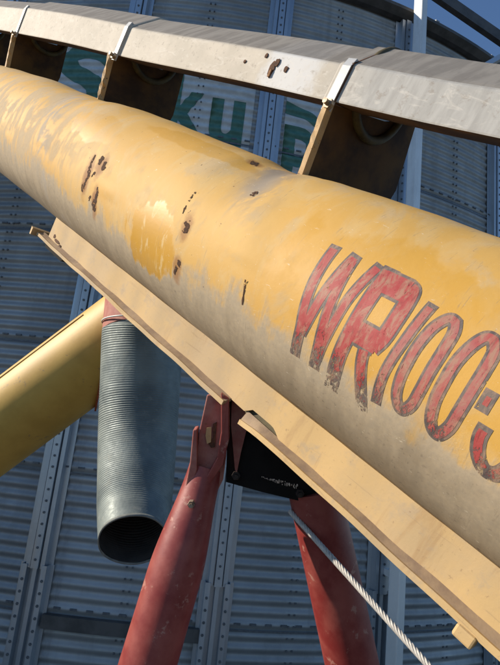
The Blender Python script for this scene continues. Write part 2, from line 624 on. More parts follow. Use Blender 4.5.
ZS = CAM_H - .84
HAT = [(-.115, .012), (-.075, .012), (-.070, .055), (-.038, .055), (-.034, .030), (-.030, .030), (-.028, .068), (.028, .068), (.030, .030), (.034, .030), (.038, .055), (.070, .055), (.075, .012), (.115, .012)]
WEE = [(-.115, .012), (-.090, .012), (-.085, .060), (-.050, .060), (-.045, .014), (-.018, .014), (-.014, .045), (.014, .045), (.018, .014), (.045, .014), (.050, .060), (.085, .060), (.090, .012), (.115, .012)]
st_az = [-4.0 + 11.65 * k for k in range(-3, 27)]
BOLTS = bmesh.new()
for k, az in enumerate(st_az):
    vis = -30 < az < 50
    bm = bmesh.new()
    if vis:
        profile_strip(bm, az, [(x * .82, o) for x, o in HAT], ZS, ZE - .06)
        profile_strip(bm, az, [(x * .9, o + .004) for x, o in WEE], .0, ZS + .02)
    else:
        profile_strip(bm, az, [(-.1, .012), (-.05, .012), (-.04, .065), (.04, .065), (.05, .012), (.1, .012)], 0, ZE - .06)
    s_ = mk('stiffener', bm, M_stif, bin1)
    if vis:
        bm = BOLTS
        d, t, p = frame_at(az)
        z = ZS + .05
        while z < ZE - .1:
            c = p + d * .072 + Vector((0, 0, z))
            ringv = [c + t * .0082 * math.cos(q * pi / 3) + Vector((0, 0, .0082 * math.sin(q * pi / 3))) for q in range(6)]
            add_poly_prism(bm, ringv, -d * .006)
            z += PITCH
        z = .05
        while z < ZS:
            for xx in (-.061, .061):
                c = p + d * .068 + t * xx + Vector((0, 0, z))
                ringv = [c + t * .009 * math.cos(q * pi / 3) + Vector((0, 0, .009 * math.sin(q * pi / 3))) for q in range(6)]
                add_poly_prism(bm, ringv, -d * .006)
            z += PITCH
# ring seams: dashes of bolt heads and a lap edge along every ring, sheet laps
bm = BOLTS
zz = Z0
while zz > .3:
    zz -= RING
while zz < ZE - .1:
    if zz > 0.05:
        az = -38.
        while az < 52:
            d, t, p = frame_at(az)
            c = p + d * .010 + Vector((0, 0, zz))
            add_box(bm, c, t * .020, d * .005, (0, 0, .006))
            az += 1.05
        for j in range(180):
            a0 = -38 + j * .5
            d, t, p = frame_at(a0)
            d2, t2, p2 = frame_at(a0 + .5)
            zc = Vector((0, 0, zz - PITCH * .45))
            v = [p + d * .011 + zc, p2 + d2 * .011 + zc, p2 + d2 * .011 + zc + Vector((0, 0, -.012)), p + d * .011 + zc + Vector((0, 0, -.012))]
            bm.faces.new([bm.verts.new(q) for q in v])
    zz += RING
for az in (-11.2, 1.9, 12.9, 25.6, 37.):
    d, t, p = frame_at(az)
    z = .1
    while z < ZE - .1:
        for xx in (-.018, .018):
            add_box(bm, p + d * .009 + t * xx + Vector((0, 0, z)), t * .0055, d * .004, (0, 0, .0055))
        z += PITCH
mk('bolt_heads', bm, M_hole, bin1)['kind'] = 'stuff'
# dark header of the access opening between two stiffeners
bm = bmesh.new()
for j in range(20):
    a0 = -3.0 + j * .5
    if a0 > 6.6:
        break
    d, t, p = frame_at(a0)
    d2, t2, p2 = frame_at(a0 + .5)
    zc = CAM_H - 1.085
    add_poly_prism(bm, [p + d * .01 + Vector((0, 0, zc)), p2 + d2 * .01 + Vector((0, 0, zc)), p2 + d2 * .05 + Vector((0, 0, zc)), p + d * .05 + Vector((0, 0, zc))], (0, 0, -.075))
mk('door_header', bm, M_eave, bin1)

# painted lettering on the bin: "Sukup"
TXT = {}


def glyph_bm(ch, bold=.035):
    cu = bpy.data.curves.new('glyph', 'FONT')
    cu.body = ch
    cu.offset = bold
    cu.resolution_u = 6
    o = bpy.data.objects.new('glyph', cu)
    COL.objects.link(o)
    bpy.context.view_layer.update()
    dg = bpy.context.evaluated_depsgraph_get()
    me = bpy.data.meshes.new_from_object(o.evaluated_get(dg))
    bm = bmesh.new()
    bm.from_mesh(me)
    bpy.data.objects.remove(o)
    bpy.data.curves.remove(cu)
    bpy.data.meshes.remove(me)
    return bm


def on_bin(bm, off):
    """bm in (x = arc metres from az 0, y = height): cut finely and wrap on the corrugated wall"""
    xs = [v.co.x for v in bm.verts]
    ys = [v.co.y for v in bm.verts]
    y = math.floor(min(ys) / (PITCH / 10)) * PITCH / 10
    while y < max(ys):
        bmesh.ops.bisect_plane(bm, geom=bm.verts[:] + bm.edges[:] + bm.faces[:], plane_co=(0, y, 0), plane_no=(0, 1, 0))
        y += PITCH / 10
    x = min(xs)
    while x < max(xs):
        bmesh.ops.bisect_plane(bm, geom=bm.verts[:] + bm.edges[:] + bm.faces[:], plane_co=(x, 0, 0), plane_no=(1, 0, 0))
        x += .05
    bmesh.ops.triangulate(bm, faces=bm.faces[:])
    for v in bm.verts:
        az = math.degrees(v.co.x / BR)
        v.co = azp((0, 0), corr(BR, v.co.y, Z0) + off, az, v.co.y)


def rect_bm(pts):
    bm = bmesh.new()
    bm.faces.new([bm.verts.new((x, y, 0)) for x, y in pts])
    return bm


def A(az):
    return rad(az) * BR


for pts in ([(A(-10.8), CAM_H + 2.12), (A(-4.9), CAM_H + 2.16), (A(-4.9), CAM_H + 2.83), (A(-10.4), CAM_H + 2.93)],
            [(A(-3.0), CAM_H + 2.0), (A(6.3), CAM_H + 1.93), (A(6.3), CAM_H + 2.66), (A(.1), CAM_H + 2.70), (A(-1.2), CAM_H + 2.70)],
            [(A(8.9), CAM_H + 1.9), (A(13.5), CAM_H + 1.9), (A(13.5), CAM_H + 2.62), (A(8.9), CAM_H + 2.66)]):
    b_ = rect_bm(pts)
    on_bin(b_, .0035)
    mk('logo_panel', b_, M_white, bin1)
for ch, a0, a1, zb, zt in (('S', -10.1, -5.6, 2.30, 2.90), ('u', -4.9, -1.5, 2.22, 2.56), ('k', -.35, 2.5, 2.17, 2.70), ('u', 2.95, 5.65, 2.13, 2.52), ('p', 8.95, 11.9, 1.92, 2.40)):
    b_ = glyph_bm(ch)
    xs = [v.co.x for v in b_.verts]
    ys = [v.co.y for v in b_.verts]
    for v in b_.verts:
        v.co.x = A(a0) + (v.co.x - min(xs)) / (max(xs) - min(xs)) * (A(a1) - A(a0))
        v.co.y = CAM_H + zb + (v.co.y - min(ys)) / (max(ys) - min(ys)) * (zt - zb)
        v.co.z = 0
    on_bin(b_, .006)
    mk('letter', b_, M_green, bin1)
# swoosh over the last letter
b_ = rect_bm([(A(8.9), CAM_H + 2.60), (A(8.9), CAM_H + 2.50), (A(10.5), CAM_H + 2.48), (A(13.3), CAM_H + 2.36), (A(13.3), CAM_H + 2.43), (A(10.8), CAM_H + 2.56)])
on_bin(b_, .006)
mk('logo_swoosh', b_, M_green, bin1)

# ------------------------------------------------------------------ unseen bin added left of the frame to shade the first bin
shade_bin = empty('grain_bin', (-10.2, 5.6, 0), 'tall corrugated steel grain bin added out of view to cast shade on the large bin', 'grain bin')
bm = bmesh.new()
H2 = CAM_H + 8.35
build_wall(bm, (0, 0), 3.2, 0, H2, 0, 0, 360, 96, 4)
mk('wall', bm, M_bin, shade_bin, True)
bm = bmesh.new()
build_roof(bm, 3.2, H2, 28, 30)
mk('roof', bm, M_bin, shade_bin)

# ------------------------------------------------------------------ post and braces at the right of the bin
pst = empty('support_post', azp(BC, BR + .17, 19.6, 0), 'square galvanised support post with diagonal braces, sunlit at its top above the bin eave', 'post')
d, t, _ = frame_at(19.6)
rp = .045
PX = Vector((0, 0, 0))
bm = bmesh.new()
q1, q2 = Vector((-.75, -.66, 0)), Vector((.66, -.75, 0))
add_box(bm, (0, 0, 3.4), q1 * rp * .9, q2 * rp * .9, (0, 0, 3.4))
o = mk('post', bm, M_post, pst)
bevel(o, .008)
Pw = pst.location


def beam(bm, a, b, w, h):
    a, b = Vector(a), Vector(b)
    x = (b - a)
    sde = x.cross(Vector((0, 0, 1))).normalized()
    up = sde.cross(x).normalized()
    add_box(bm, (a + b) / 2, x / 2, sde * w, up * h)


bm = bmesh.new()
p0 = at(424, -14, 3.55)
p1 = at(505, 42, 3.75)
p1 = p0 + (p1 - p0) * 2.2
beam(bm, p0 - Pw, p1 - Pw, .02, .045)
mk('diagonal_brace', bm, M_eave, pst)
bm = bmesh.new()
p0 = at(468, 76, 3.75)
p1 = at(505, 55, 3.7)
p1 = p0 + (p1 - p0) * 3
beam(bm, p0 - Pw, p1 - Pw, .015, .02)
mk('strut', bm, M_stif, pst)
bm = bmesh.new()
add_box(bm, Vector((0, 0, ZE - .9)) - d * .09, t * .03, d * .07, (0, 0, .02))
mk('clamp', bm, M_post, pst)
bm = bmesh.new()
add_box(bm, Vector((0, 0, 1.0)) - d * .09, t * .03, d * .07, (0, 0, .02))
mk('clamp', bm, M_post, pst)

# ------------------------------------------------------------------ the auger
aug = empty('grain_auger', ORG, 'long faded yellow grain auger with worn red lettering, grey cover above and red legs below', 'grain auger')
am = F.transposed().to_4x4()
am.translation = ORG
aug.matrix_world = am

RT = .127
PROF = [(-8, .134), (-1.75, .134), (-1.663, .137), (-1.542, .143), (-1.345, .147), (-1.149, .1355), (-1.065, .130), (-1.03, .131), (-.95, .141), (-.892, .144), (-.808, .140), (-.724, .134), (-.632, .131), (-.553, .1285), (-.50, .122), (-.468, .120), (-.44, .126), (-.40, .1295), (-.33, .1312), (-.279, .1312), (-.211, .129), (-.1, .128), (4, .128)]


def rtop(x):
    for (a, ra), (b, rb) in zip(PROF[:-1], PROF[1:]):
        if a <= x <= b:
            k = (x - a) / (b - a)
            k = k * k * (3 - 2 * k)
            return ra + (rb - ra) * k
    return .128


PROF = [(a, r if a > -.65 else .1325 + (r - .1325) * .55) for a, r in PROF]


def rtube(x, phi):
    """radius of the dented tube; phi in degrees, 0 = side, 90 = up"""
    p = (phi + 180) % 360 - 180
    g = max(0., min(1., (p + 5) / 70)) * max(0., min(1., (175 - p) / 40))
    g = g * g * (3 - 2 * g)
    r = RT + (rtop(x) - RT) * g
    # shallow dents and a rolled band after each bracket
    for st in (-.43, -1.04, -1.65):
        e = (x - st - (phi - 40) * -.0009) / .028
        r += .0016 * math.exp(-e * e) * (1 if -10 < p < 120 else 0)
    r += .0009 * math.sin(x * 17 + p * .05) * math.sin(p * .043 + x * 5)
    return r


def tp(x, phi, off=0.):
    r = rtube(x, phi) + off
    return Vector((x, r * math.sin(rad(phi)), r * math.cos(rad(phi))))


bm = bmesh.new()
xs = [-7.0, -5, -4, -3, -2.5] + [-2.2 + .0125 * i for i in range(int(2.4 / .0125))] + [.25, .6, 1.2, 2.0, 3.0]
NPH = 144
prev = None
for x in xs:
    row = [bm.verts.new(tp(x, 360 * k / NPH)) for k in range(NPH)]
    if prev:
        for k in range(NPH):
            bm.faces.new((prev[k], row[k], row[(k + 1) % NPH], prev[(k + 1) % NPH]))
    else:
        first = row
    prev = row
bm.faces.new(first)
bm.faces.new(prev[::-1])
tube = mk('tube', bm, M_tube, aug, True, 40)

# --- rust scars on the tube: ragged flakes
def ragged(bm, pts, w, off):
    pts = smoothpath([(a, b, 0) for a, b in pts], 5)
    L, Rr = [], []
    for i, p in enumerate(pts):
        a = pts[max(i - 1, 0)]
        b = pts[min(i + 1, len(pts) - 1)]
        dx, dy = (b.x - a.x), (b.y - a.y) * .0022
        l = math.hypot(dx, dy) or 1
        nx, ny = -dy / l, dx / l
        e = math.sin(pi * min(1, max(0.12, (i + .5) / len(pts)))) ** .5
        wl = w * e * random.uniform(.35, 1.15)
        wr = w * e * random.uniform(.35, 1.15)
        L.append(bm.verts.new(tp(p.x + nx * wl, p.y + ny * wl / .0022, off)))
        Rr.append(bm.verts.new(tp(p.x - nx * wr, p.y - ny * wr / .0022, off)))
    for i in range(len(pts) - 1):
        bm.faces.new((L[i], L[i + 1], Rr[i + 1], Rr[i]))


for pts, w in (([(-.797, 12), (-.795, 4), (-.791, -3), (-.794, -9)], .0040), ([(-.794, -9), (-.802, -15.5)], .0055),
               ([(-.7475, -6.6), (-.7462, -13.5), (-.750, -18)], .0040), ([(-.749, -16), (-.7521, -24)], .0060), ([(-.765, -15), (-.772, -19)], .003),
               ([(-.7705, 13.5), (-.7733, 7)], .0050), ([(-.758, 11), (-.752, 5)], .0055), ([(-.772, 1.6), (-.779, -3)], .0022),
               ([(-.5273, 19.2), (-.5268, 12.6)], .0028), ([(-.526, 10), (-.524, 5)], .0014), ([(-.508, 3.2), (-.503, -3.6)], .0055),
               ([(-.4975, -18.9), (-.5005, -22)], .0038), ([(-.503, -23), (-.508, -28)], .0035), ([(-.5165, 62), (-.524, 59)], .007),
               ([(-.4415, 33.9), (-.449, 31.1)], .0035), ([(-.376, -8), (-.371, -20)], .0014), ([(-.452, 62), (-.462, 60)], .0022)):
    bm = bmesh.new()
    ragged(bm, pts, w * 1.35, .0004)
    mk('rust_scar', bm, M_scar, tube)

# --- lettering WR100-5 : strokes in (t, phi)
STR = [
    # pts, outline width, red width, material
    ([(-.2981, 24.5), (-.2975, 13.4), (-.2958, 4.3), (-.2917, -5.5), (-.2871, -14), (-.2855, -22), (-.285, -27)], .0135, .0088, 'r', 0),
    ([(-.2726, 24.5), (-.2765, 12.1), (-.2795, 1.2), (-.2817, -8.7), (-.284, -16.0)], .0135, .0092, 'r', 0),
    ([(-.2726, 23), (-.270, 11.5), (-.2663, -.7), (-.2625, -10.3), (-.2597, -19.5), (-.259, -27)], .0135, .0090, 'r', 0),
    ([(-.2455, 24.8), (-.2496, 15.5), (-.2531, 5.7), (-.2548, -5.0), (-.2566, -13.9), (-.2580, -22.1)], .0120, .0080, 'r', 0),
    ([(-.2345, 25.5), (-.2345, 11.0), (-.2350, 1.3), (-.2355, -6.5), (-.236, -14.2), (-.2355, -23.0), (-.235, -31)], .0165, .0125, 'r', 0),
    ([(-.2345, 19.3), (-.2225, 19.3), (-.2110, 19.3)], .0260, .0205, 'r', 1),
    ([(-.2130, 21.5), (-.2060, 20.0), (-.2035, 15.5), (-.2028, 9), (-.204, .5), (-.209, -5.5)], .0170, .0125, 'r', 0),
    ([(-.234, -2.8), (-.222, -2.8), (-.2080, -2.8)], .0250, .0195, 'r', 1),
    ([(-.2160, -6), (-.2130, -12.2), (-.2076, -19.0), (-.2022, -25.2), (-.1985, -31.)], .0130, .0090, 'r', 0),
    ([(-.1835, 19.5), (-.1851, 10.7), (-.1864, 3.3), (-.1883, -4.3), (-.1895, -11), (-.1889, -17), (-.187, -24)], .0104, .0060, 'p', 0),
    ([(-.1600, 17.0), (-.1562, 13), (-.1553, 6), (-.1557, -2), (-.1559, -9.6), (-.1575, -16.2), (-.1640, -19.8), (-.1712, -16.9), (-.1747, -10.4), (-.1752, -2.7), (-.1747, 4.3), (-.1718, 12.0), (-.1660, 17), (-.1600, 17.0)], .0108, .0062, 'p', 0),
    ([(-.1290, 17.3), (-.1238, 13.5), (-.1222, 7), (-.122, -1.0), (-.1225, -8.6), (-.124, -15.5), (-.130, -20.0), (-.1375, -17.8), (-.1417, -10.9), (-.1425, -2.7), (-.1422, 5.4), (-.1390, 12.8), (-.1345, 17), (-.1290, 17.3)], .0110, .0064, 'q', 0),
    ([(-.1150, -1.2), (-.1045, -1.2)], .0170, .0070, 'r', 2),
    ([(-.102, -8.0), (-.1018, -12.8), (-.0978, -17.8), (-.0900, -21.), (-.0810, -19.6), (-.0755, -13), (-.0745, -5), (-.0790, 1.5), (-.087, 4), (-.0965, 2.5)], .0115, .0066, 'r', 0),
    ([(-.0965, 2.5), (-.0950, 12), (-.0945, 18)], .0110, .0064, 'r', 0),
    ([(-.0945, 17.5), (-.074, 17.5)], .0120, .0070, 'r', 1),
]


def ribbon(bm, pts, w, off, square=0):
    K = .00222
    P = [(a, b * K) for a, b in pts]
    if square:
        (x0, y0), (x1, y1) = P[0], P[-1]
        n = 8
        m = 10
        g = [[bm.verts.new(tp(x0 + (x1 - x0) * i / n, (y0 + (y1 - y0) * i / n + w * (j / m - .5)) / K, off)) for j in range(m + 1)] for i in range(n + 1)]
        for i in range(n):
            for j in range(m):
                bm.faces.new((g[i][j], g[i + 1][j], g[i + 1][j + 1], g[i][j + 1]))
        return
    Q = smoothpath([(a, b, 0) for a, b in P], 8)
    rows = []
    closed = (Q[0] - Q[-1]).length < 1e-5
    for i, p in enumerate(Q):
        if closed:
            a = Q[i - 1] if i > 0 else Q[-2]
            b = Q[i + 1] if i < len(Q) - 1 else Q[1]
        else:
            a = Q[max(i - 1, 0)]
            b = Q[min(i + 1, len(Q) - 1)]
        tg = (b - a).normalized()
        nn = Vector((-tg.y, tg.x, 0))
        # strokes are cut a little thinner where they run along the tube
        rows.append([bm.verts.new(tp((p + nn * w * (j / 4 - .5)).x, (p + nn * w * (j / 4 - .5)).y / K, off)) for j in range(5)])
    for i in range(len(rows) - 1):
        for j in range(4):
            bm.faces.new((rows[i][j], rows[i + 1][j], rows[i + 1][j + 1], rows[i][j + 1]))


glyphs = [('W', STR[0:4]), ('R', STR[4:9]), ('1', STR[9:10]), ('0', STR[10:11]), ('0', STR[11:12]), ('-', STR[12:13]), ('5', STR[13:16])]
idx = 0
for gname, strokes in glyphs:
    bg = bmesh.new()
    br_ = bmesh.new()
    mt = M_lred
    for pts, wo_, wr_, mk_, sq in strokes:
        off = .00016 + idx * .000003
        offr = .00027 + idx * .000003
        idx += 1
        if sq == 1:
            (a0, b0), (a1, b1) = pts[0], pts[-1]
            ribbon(bg, [(a0 - .001, b0), (a1 + .001, b1)], wo_, off, 1)
            ribbon(br_, [(a0 - .002, b0), (a1 + .002, b1)], wr_, offr, 1)
        elif sq == 2:
            ribbon(bg, pts, wo_, off, 1)
            (a0, b0), (a1, b1) = pts[0], pts[-1]
            ribbon(br_, [(a0 + .0035, b0), (a1 - .0030, b1)], wr_, offr, 1)
        else:
            ribbon(bg, pts, wo_, off)
            p2 = pts
            if pts[0] != pts[-1]:
                (a0, b0), (a1, b1) = pts[0], pts[1]
                L = abs(b0 - b1) + 1e-6
                p2 = [(a0 + (a1 - a0) * min(.5, 1.8 / L), b0 + (b1 - b0) * min(.5, 1.8 / L))] + list(pts[1:])
            ribbon(br_, p2, wr_, offr)
        if mk_ in 'pq':
            mt = M_lpink
    ol = mk('letter_outline', bg, M_lgrey, tube)
    mk('letter', br_, mt, ol)

# --- drive cover above the tube
def hprof(x):
    k = min(1, max(0, (-.25 - x) / 1.4))
    lo = .206 + .017 * k
    hi = .247 + .043 * k
    if -.25 - x < 0:
        lo, hi = .206, .247
    return [(.045, lo), (.045, hi), (.040, hi + .006), (0, hi + .046), (-.03, hi + .056), (-.09, hi + .040), (-.118, lo + .085), (-.118, lo + .064), (0.0, lo + .010)]


def cover(x0, x1, off, n=10):
    bm = bmesh.new()
    prev = None
    for i in range(n + 1):
        x = x0 + (x1 - x0) * i / n
        pr = hprof(x)
        cs = sum(p[0] for p in pr) / len(pr)
        cu = sum(p[1] for p in pr) / len(pr)
        wob = .0012 * math.sin(x * 9 + 1)
        row = [bm.verts.new((x, cu + (u_ - cu) * (1 + off * 18) + wob + off, cs + (s_ - cs) * (1 + off * 12))) for s_, u_ in pr]
        if prev:
            for k in range(len(pr)):
                f_ = bm.faces.new((prev[k], prev[(k + 1) % len(pr)], row[(k + 1) % len(pr)], row[k]))
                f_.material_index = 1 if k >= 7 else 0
        else:
            bm.faces.new(row)
        prev = row
    bm.faces.new(prev[::-1])
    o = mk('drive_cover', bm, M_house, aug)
    o.data.materials.append(M_brk)  # dark paint on the underside faces stands in for shade
    bevel(o, .0025, 2, 25)
    return o


cover(-6.5, -1.63, .0)
cover(-1.645, -1.03, .0022)
c2 = cover(-1.045, -.455, .0)
cover(-.475, 1.0, .0022)
for x in (-.455, -1.035, -1.645):
    bm = bmesh.new()
    pr = hprof(x)[:3]
    pr = [(pr[0][0] + .005, pr[0][1] - .012), (pr[1][0] + .005, pr[1][1] - .002), (pr[1][0] + .001, pr[1][1] + .009)]
    q = pr + [(s_ - .004, u_) for s_, u_ in pr[::-1]]
    add_poly_prism(bm, [(x - .011, u_, s_) for s_, u_ in q], (.013, 0, 0))
    mk('strap', bm, M_strap, aug)
    bm = bmesh.new()
    c = Vector((x + .001, hprof(x)[0][1] - .006, .051))
    hexp = [c + Vector((.0065 * math.cos(k * pi / 3), .0065 * math.sin(k * pi / 3), 0)) for k in range(6)]
    add_poly_prism(bm, hexp, (0, 0, .006))
    hexp = [c + Vector((.0035 * math.cos(k * pi / 4), .0035 * math.sin(k * pi / 4), .006)) for k in range(8)]
    add_poly_prism(bm, hexp, (0, 0, .006))
    mk('bolt', bm, M_bolt, aug)
# dark seam of the lapped sheet on top of the cover
bm = bmesh.new()
h = hprof(-.455)[1][1]
hp = [(s_ + (.0025 if k < 2 else .0), u_ + (.0 if k == 0 else .0025)) for k, (s_, u_) in enumerate(hprof(-.45)[:5])]
for (s0, u0), (s1, u1) in zip(hp[:-1], hp[1:]):
    n0 = Vector((0, s0 - s1, u1 - u0)).normalized() * .0012
    if n0.y < 0:
        n0 = -n0
    add_poly_prism(bm, [(-.4545, u0, s0), (-.4520, u0, s0), (-.4520, u1, s1), (-.4545, u1, s1)], n0)
mk('cover_seam', bm, M_rust, aug)
# torn slot and holes with rust in the cover face
bm = bmesh.new()
def blob(bm, c, rx, ry, zoff, n=11):
    vs = []
    for k in range(n):
        a = 2 * pi * k / n
        q = random.uniform(.7, 1.15)
        vs.append(Vector((c[0] + rx * q * math.cos(a), c[1] + ry * q * math.sin(a), zoff)))
    add_poly_prism(bm, vs, (0, 0, .0012))


def hole(par, *a):
    b_ = bmesh.new()
    blob(b_, *a)
    mk('rust_hole', b_, M_rust, par)


hole(c2, (-.590, .236), .0055, .013, .0452)
hole(c2, (-.584, .244), .0045, .006, .0456)
hole(c2, (-.562, .238), .0040, .0045, .0452)
hole(c2, (-.612, .252), .0028, .0035, .0452)
hole(c2, (-.652, .240), .0025, .0025, .0452)
hole(c2, (-.10, .232), .003, .003, .0452)
bm = bmesh.new()
blob(bm, (-.588, .229), .0022, .006, .0468)
mk('rust_tab', bm, mat_simple('orange_rust', (.30, .16, .07), (.22, .10, .04), 200, .9), c2)
# --- brackets carrying the cover
for x in (-.46, -1.055, -1.66, -2.26, -2.87, .15):
    lo = hprof(x)[0][1]
    bm = bmesh.new()
    db, dt_ = {-1.055: (.031, .015), -1.66: (.056, .035)}.get(x, (0, 0))
    arc = [( .118 * math.cos(rad(p)), .118 * math.sin(rad(p))) for p in (60, 75, 90, 110, 130)]
    pts = [(.050, lo - .004), (.034, .108)] + [(c_, s_) for c_, s_ in arc if c_ < .03] + [(-.148 + db, .11), (-.155 + db, .18), (-.120 + dt_, lo + .062), (-.06, lo + .03)]
    add_poly_prism(bm, [(x, u_, s_) for s_, u_ in pts], (.005, 0, 0))
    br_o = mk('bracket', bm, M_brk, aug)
    # folded front flange, ragged with rust
    bm = bmesh.new()
    n = 14
    prev = None
    for i in range(n + 1):
        k = i / n
        s_ = .034 + (.050 - .034) * k + .001
        u_ = .108 + (lo - .004 - .108) * k
        jag = .0015 * random.uniform(-1, 1) * (2.2 if x == -1.055 else .7)
        row = [bm.verts.new(v) for v in ((x - .001, u_, s_ - .006), (x + .0065, u_, s_ - .006), (x + .0065 + jag, u_, s_ + .005 + jag), (x - .001 + jag, u_, s_ + .005))]
        if prev:
            for q in range(4):
                bm.faces.new((prev[q], prev[(q + 1) % 4], row[(q + 1) % 4], row[q]))
        else:
            bm.faces.new(row)
        prev = row
    bm.faces.new(prev[::-1])
    mk('flange', bm, M_brkedge, br_o)
    # bearing ring of the drive shaft
    bm = bmesh.new()
    cc = Vector((x + .007, lo + .047, -.030))
    prev = None
    N = 40
    R1, R2 = .052, .006
    grid = []
    for i in range(N):
        a = 2 * pi * i / N
        row = []
        for j in range(10):
            b = 2 * pi * j / 10
            row.append(bm.verts.new(cc + Vector((R2 * math.sin(b), (R1 + R2 * math.cos(b)) * math.sin(a), (R1 + R2 * math.cos(b)) * math.cos(a)))))
        grid.append(row)
    for i in range(N):
        for j in range(10):
            bm.faces.new((grid[i][j], grid[(i + 1) % N][j], grid[(i + 1) % N][(j + 1) % 10], grid[i][(j + 1) % 10]))
    mk('bearing_ring', bm, M_olive, br_o, True)

# --- folded track rail below the tube
UT, UB = -.117, -.1600
def web(bm, x0, x1, s0, n, notch=None, side=1, th=.004):
    prev = None
    for i in range(n + 1):
        x = x0 + (x1 - x0) * i / n
        ub = UB
        if notch:
            a, b, dep = notch
            if a < x < b:
                k = (x - a) / (b - a)
                ub = UB + dep * min(1, min(k / .12, (1 - k) / .25)) ** .6
        w = .0006 * math.sin(x * 31) + .0004 * math.sin(x * 83)
        row = [bm.verts.new(v) for v in ((x, UT, s0 + w), (x, ub, s0 + w), (x, ub, s0 + w - th * side), (x, UT, s0 + w - th * side))]
        if prev:
            for q in range(4):
                bm.faces.new((prev[q], prev[(q + 1) % 4], row[(q + 1) % 4], row[q]))
        else:
            bm.faces.new(row)
        prev = row
    bm.faces.new(prev[::-1])


bm = bmesh.new()
web(bm, -1.0, 1.6, .052, 500, (-.352, -.296, .008))
rail = mk('track_rail', bm, M_track, aug)
bm = bmesh.new()
web(bm, -1.0, 1.6, -.048, 40, None, -1)
mk('rear_web', bm, M_trackin, rail)
bm = bmesh.new()
add_poly_prism(bm, [(-.42, UT - .004, .040), (-.28, UT - .004, .040), (-.28, UB + .002, .034), (-.42, UB + .002, .034)], (0, 0, -.003))
add_poly_prism(bm, [(-.372, UB + .030, .0472), (-.275, UB + .030, .0472), (-.275, UB - .007, .0482), (-.345, UB - .007, .0482), (-.372, UB + .004, .0475)], (0, 0, -.002))
mk('notch_backing', bm, M_olive, rail)  # sheets added behind the notch, coloured like shaded inner yellow
for x0, x1, sa, sb in ((-1.025, -.382, .0545, .0615), (-.352, 1.6, .0545, .0615)):
    bm = bmesh.new()
    prev = None
    n = 160
    for i in range(n + 1):
        x = x0 + (x1 - x0) * i / n
        w = .0010 * math.sin(x * 23) + .0006 * math.sin(x * 61) - (.005 * max(0, 1 - (x - x0) / .03) if x0 > -.5 else 0)
        dip = 0
        row = [bm.verts.new(v) for v in ((x, UB + .002 + dip, sa - .004), (x, UB - .004 + w + dip, sb + w), (x, UB - .0085 + w + dip, sb + w), (x, UB - .003 + dip, sa - .004))]
        if prev:
            for q in range(4):
                bm.faces.new((prev[q], prev[(q + 1) % 4], row[(q + 1) % 4], row[q]))
        else:
            bm.faces.new(row)
        prev = row
    bm.faces.new(prev[::-1])
    lp = mk('lip', bm, M_lip, rail, True, 40)
    # bright worn outer edge
    bm = bmesh.new()
    prev = None
    for i in range(n + 1):
        x = x0 + (x1 - x0) * i / n
        w = .0010 * math.sin(x * 23) + .0006 * math.sin(x * 61) - (.005 * max(0, 1 - (x - x0) / .03) if x0 > -.5 else 0)
        row = [bm.verts.new(v) for v in ((x, UB - .0035 + w, sb + w - .0005), (x, UB - .0035 + w, sb + w + .002), (x, UB - .0095 + w, sb + w + .002), (x, UB - .0095 + w, sb + w - .0005))]
        if prev:
            for q in range(4):
                bm.faces.new((prev[q], prev[(q + 1) % 4], row[(q + 1) % 4], row[q]))
        else:
            bm.faces.new(row)
        prev = row
    bm.faces.new(prev[::-1])
    mk('lip_edge', bm, M_track, lp, True, 40)
# dark end plate with a pale rolled corner at the upper end of the rail
bm = bmesh.new()
add_poly_prism(bm, [(-1.02, UB - .006, .048), (-.90, UB - .006, .048), (-.93, UB - .024, .044), (-1.012, UB - .024, .044)], (0, 0, -.09))
mk('end_plate', bm, M_black, rail)
bm = bmesh.new()
add_poly_prism(bm, [(-1.047, UB + .002, .070), (-1.030, UB + .002, .074), (-1.030, UB - .012, .074), (-1.045, UB - .014, .070)], (0, 0, -.10))
mk('rolled_corner', bm, M_track, rail)
bm = bmesh.new()
for c_, rx, ry in (((-.955, UB + .0055), .012, .004), ((-.972, UB + .010), .006, .004), ((-.938, UB + .002), .006, .003)):
    hole(rail, c_, rx, ry, .0522)
# small lug under the lip
bm = bmesh.new()
add_box(bm, (-.052, UB - .015, .058), (.0085, 0, 0), (0, .0055, 0), (0, 0, .007))
add_box(bm, (-.052, UB - .012, .040), (.004, 0, 0), (0, .0035, 0), (0, 0, .012))
o = mk('stop_lug', bm, M_track, rail)
bevel(o, .002)

# --- undercarriage: saddle and two legs
A_ = lambda x, y, d_: tl(at(x, y, d_))
bm = bmesh.new()
sdl = [A_(228, 394, .640), A_(226, 482, .640), A_(262, 492, .640), A_(308, 503, .640), A_(345, 497, .640), A_(318, 470, .640), A_(262, 403, .640)]
back = Vector(F @ (ax_f * .11 + ax_r * .02))
add_poly_prism(bm, sdl, back)
saddle = mk('saddle', bm, M_black, aug)
# curved red cheek of the saddle
bm = bmesh.new()
chk = [A_(235, 470, .634), A_(231, 425, .634), A_(232, 396, .634), A_(252, 396, .634), A_(272, 414, .634), A_(259, 416, .634), A_(251, 421, .634), A_(246, 432, .634), A_(241, 452, .634), A_(237, 472, .634)]
add_poly_prism(bm, chk, Vector(F @ (ax_f * .004)))
o = mk('cheek_plate', bm, M_redd, saddle)
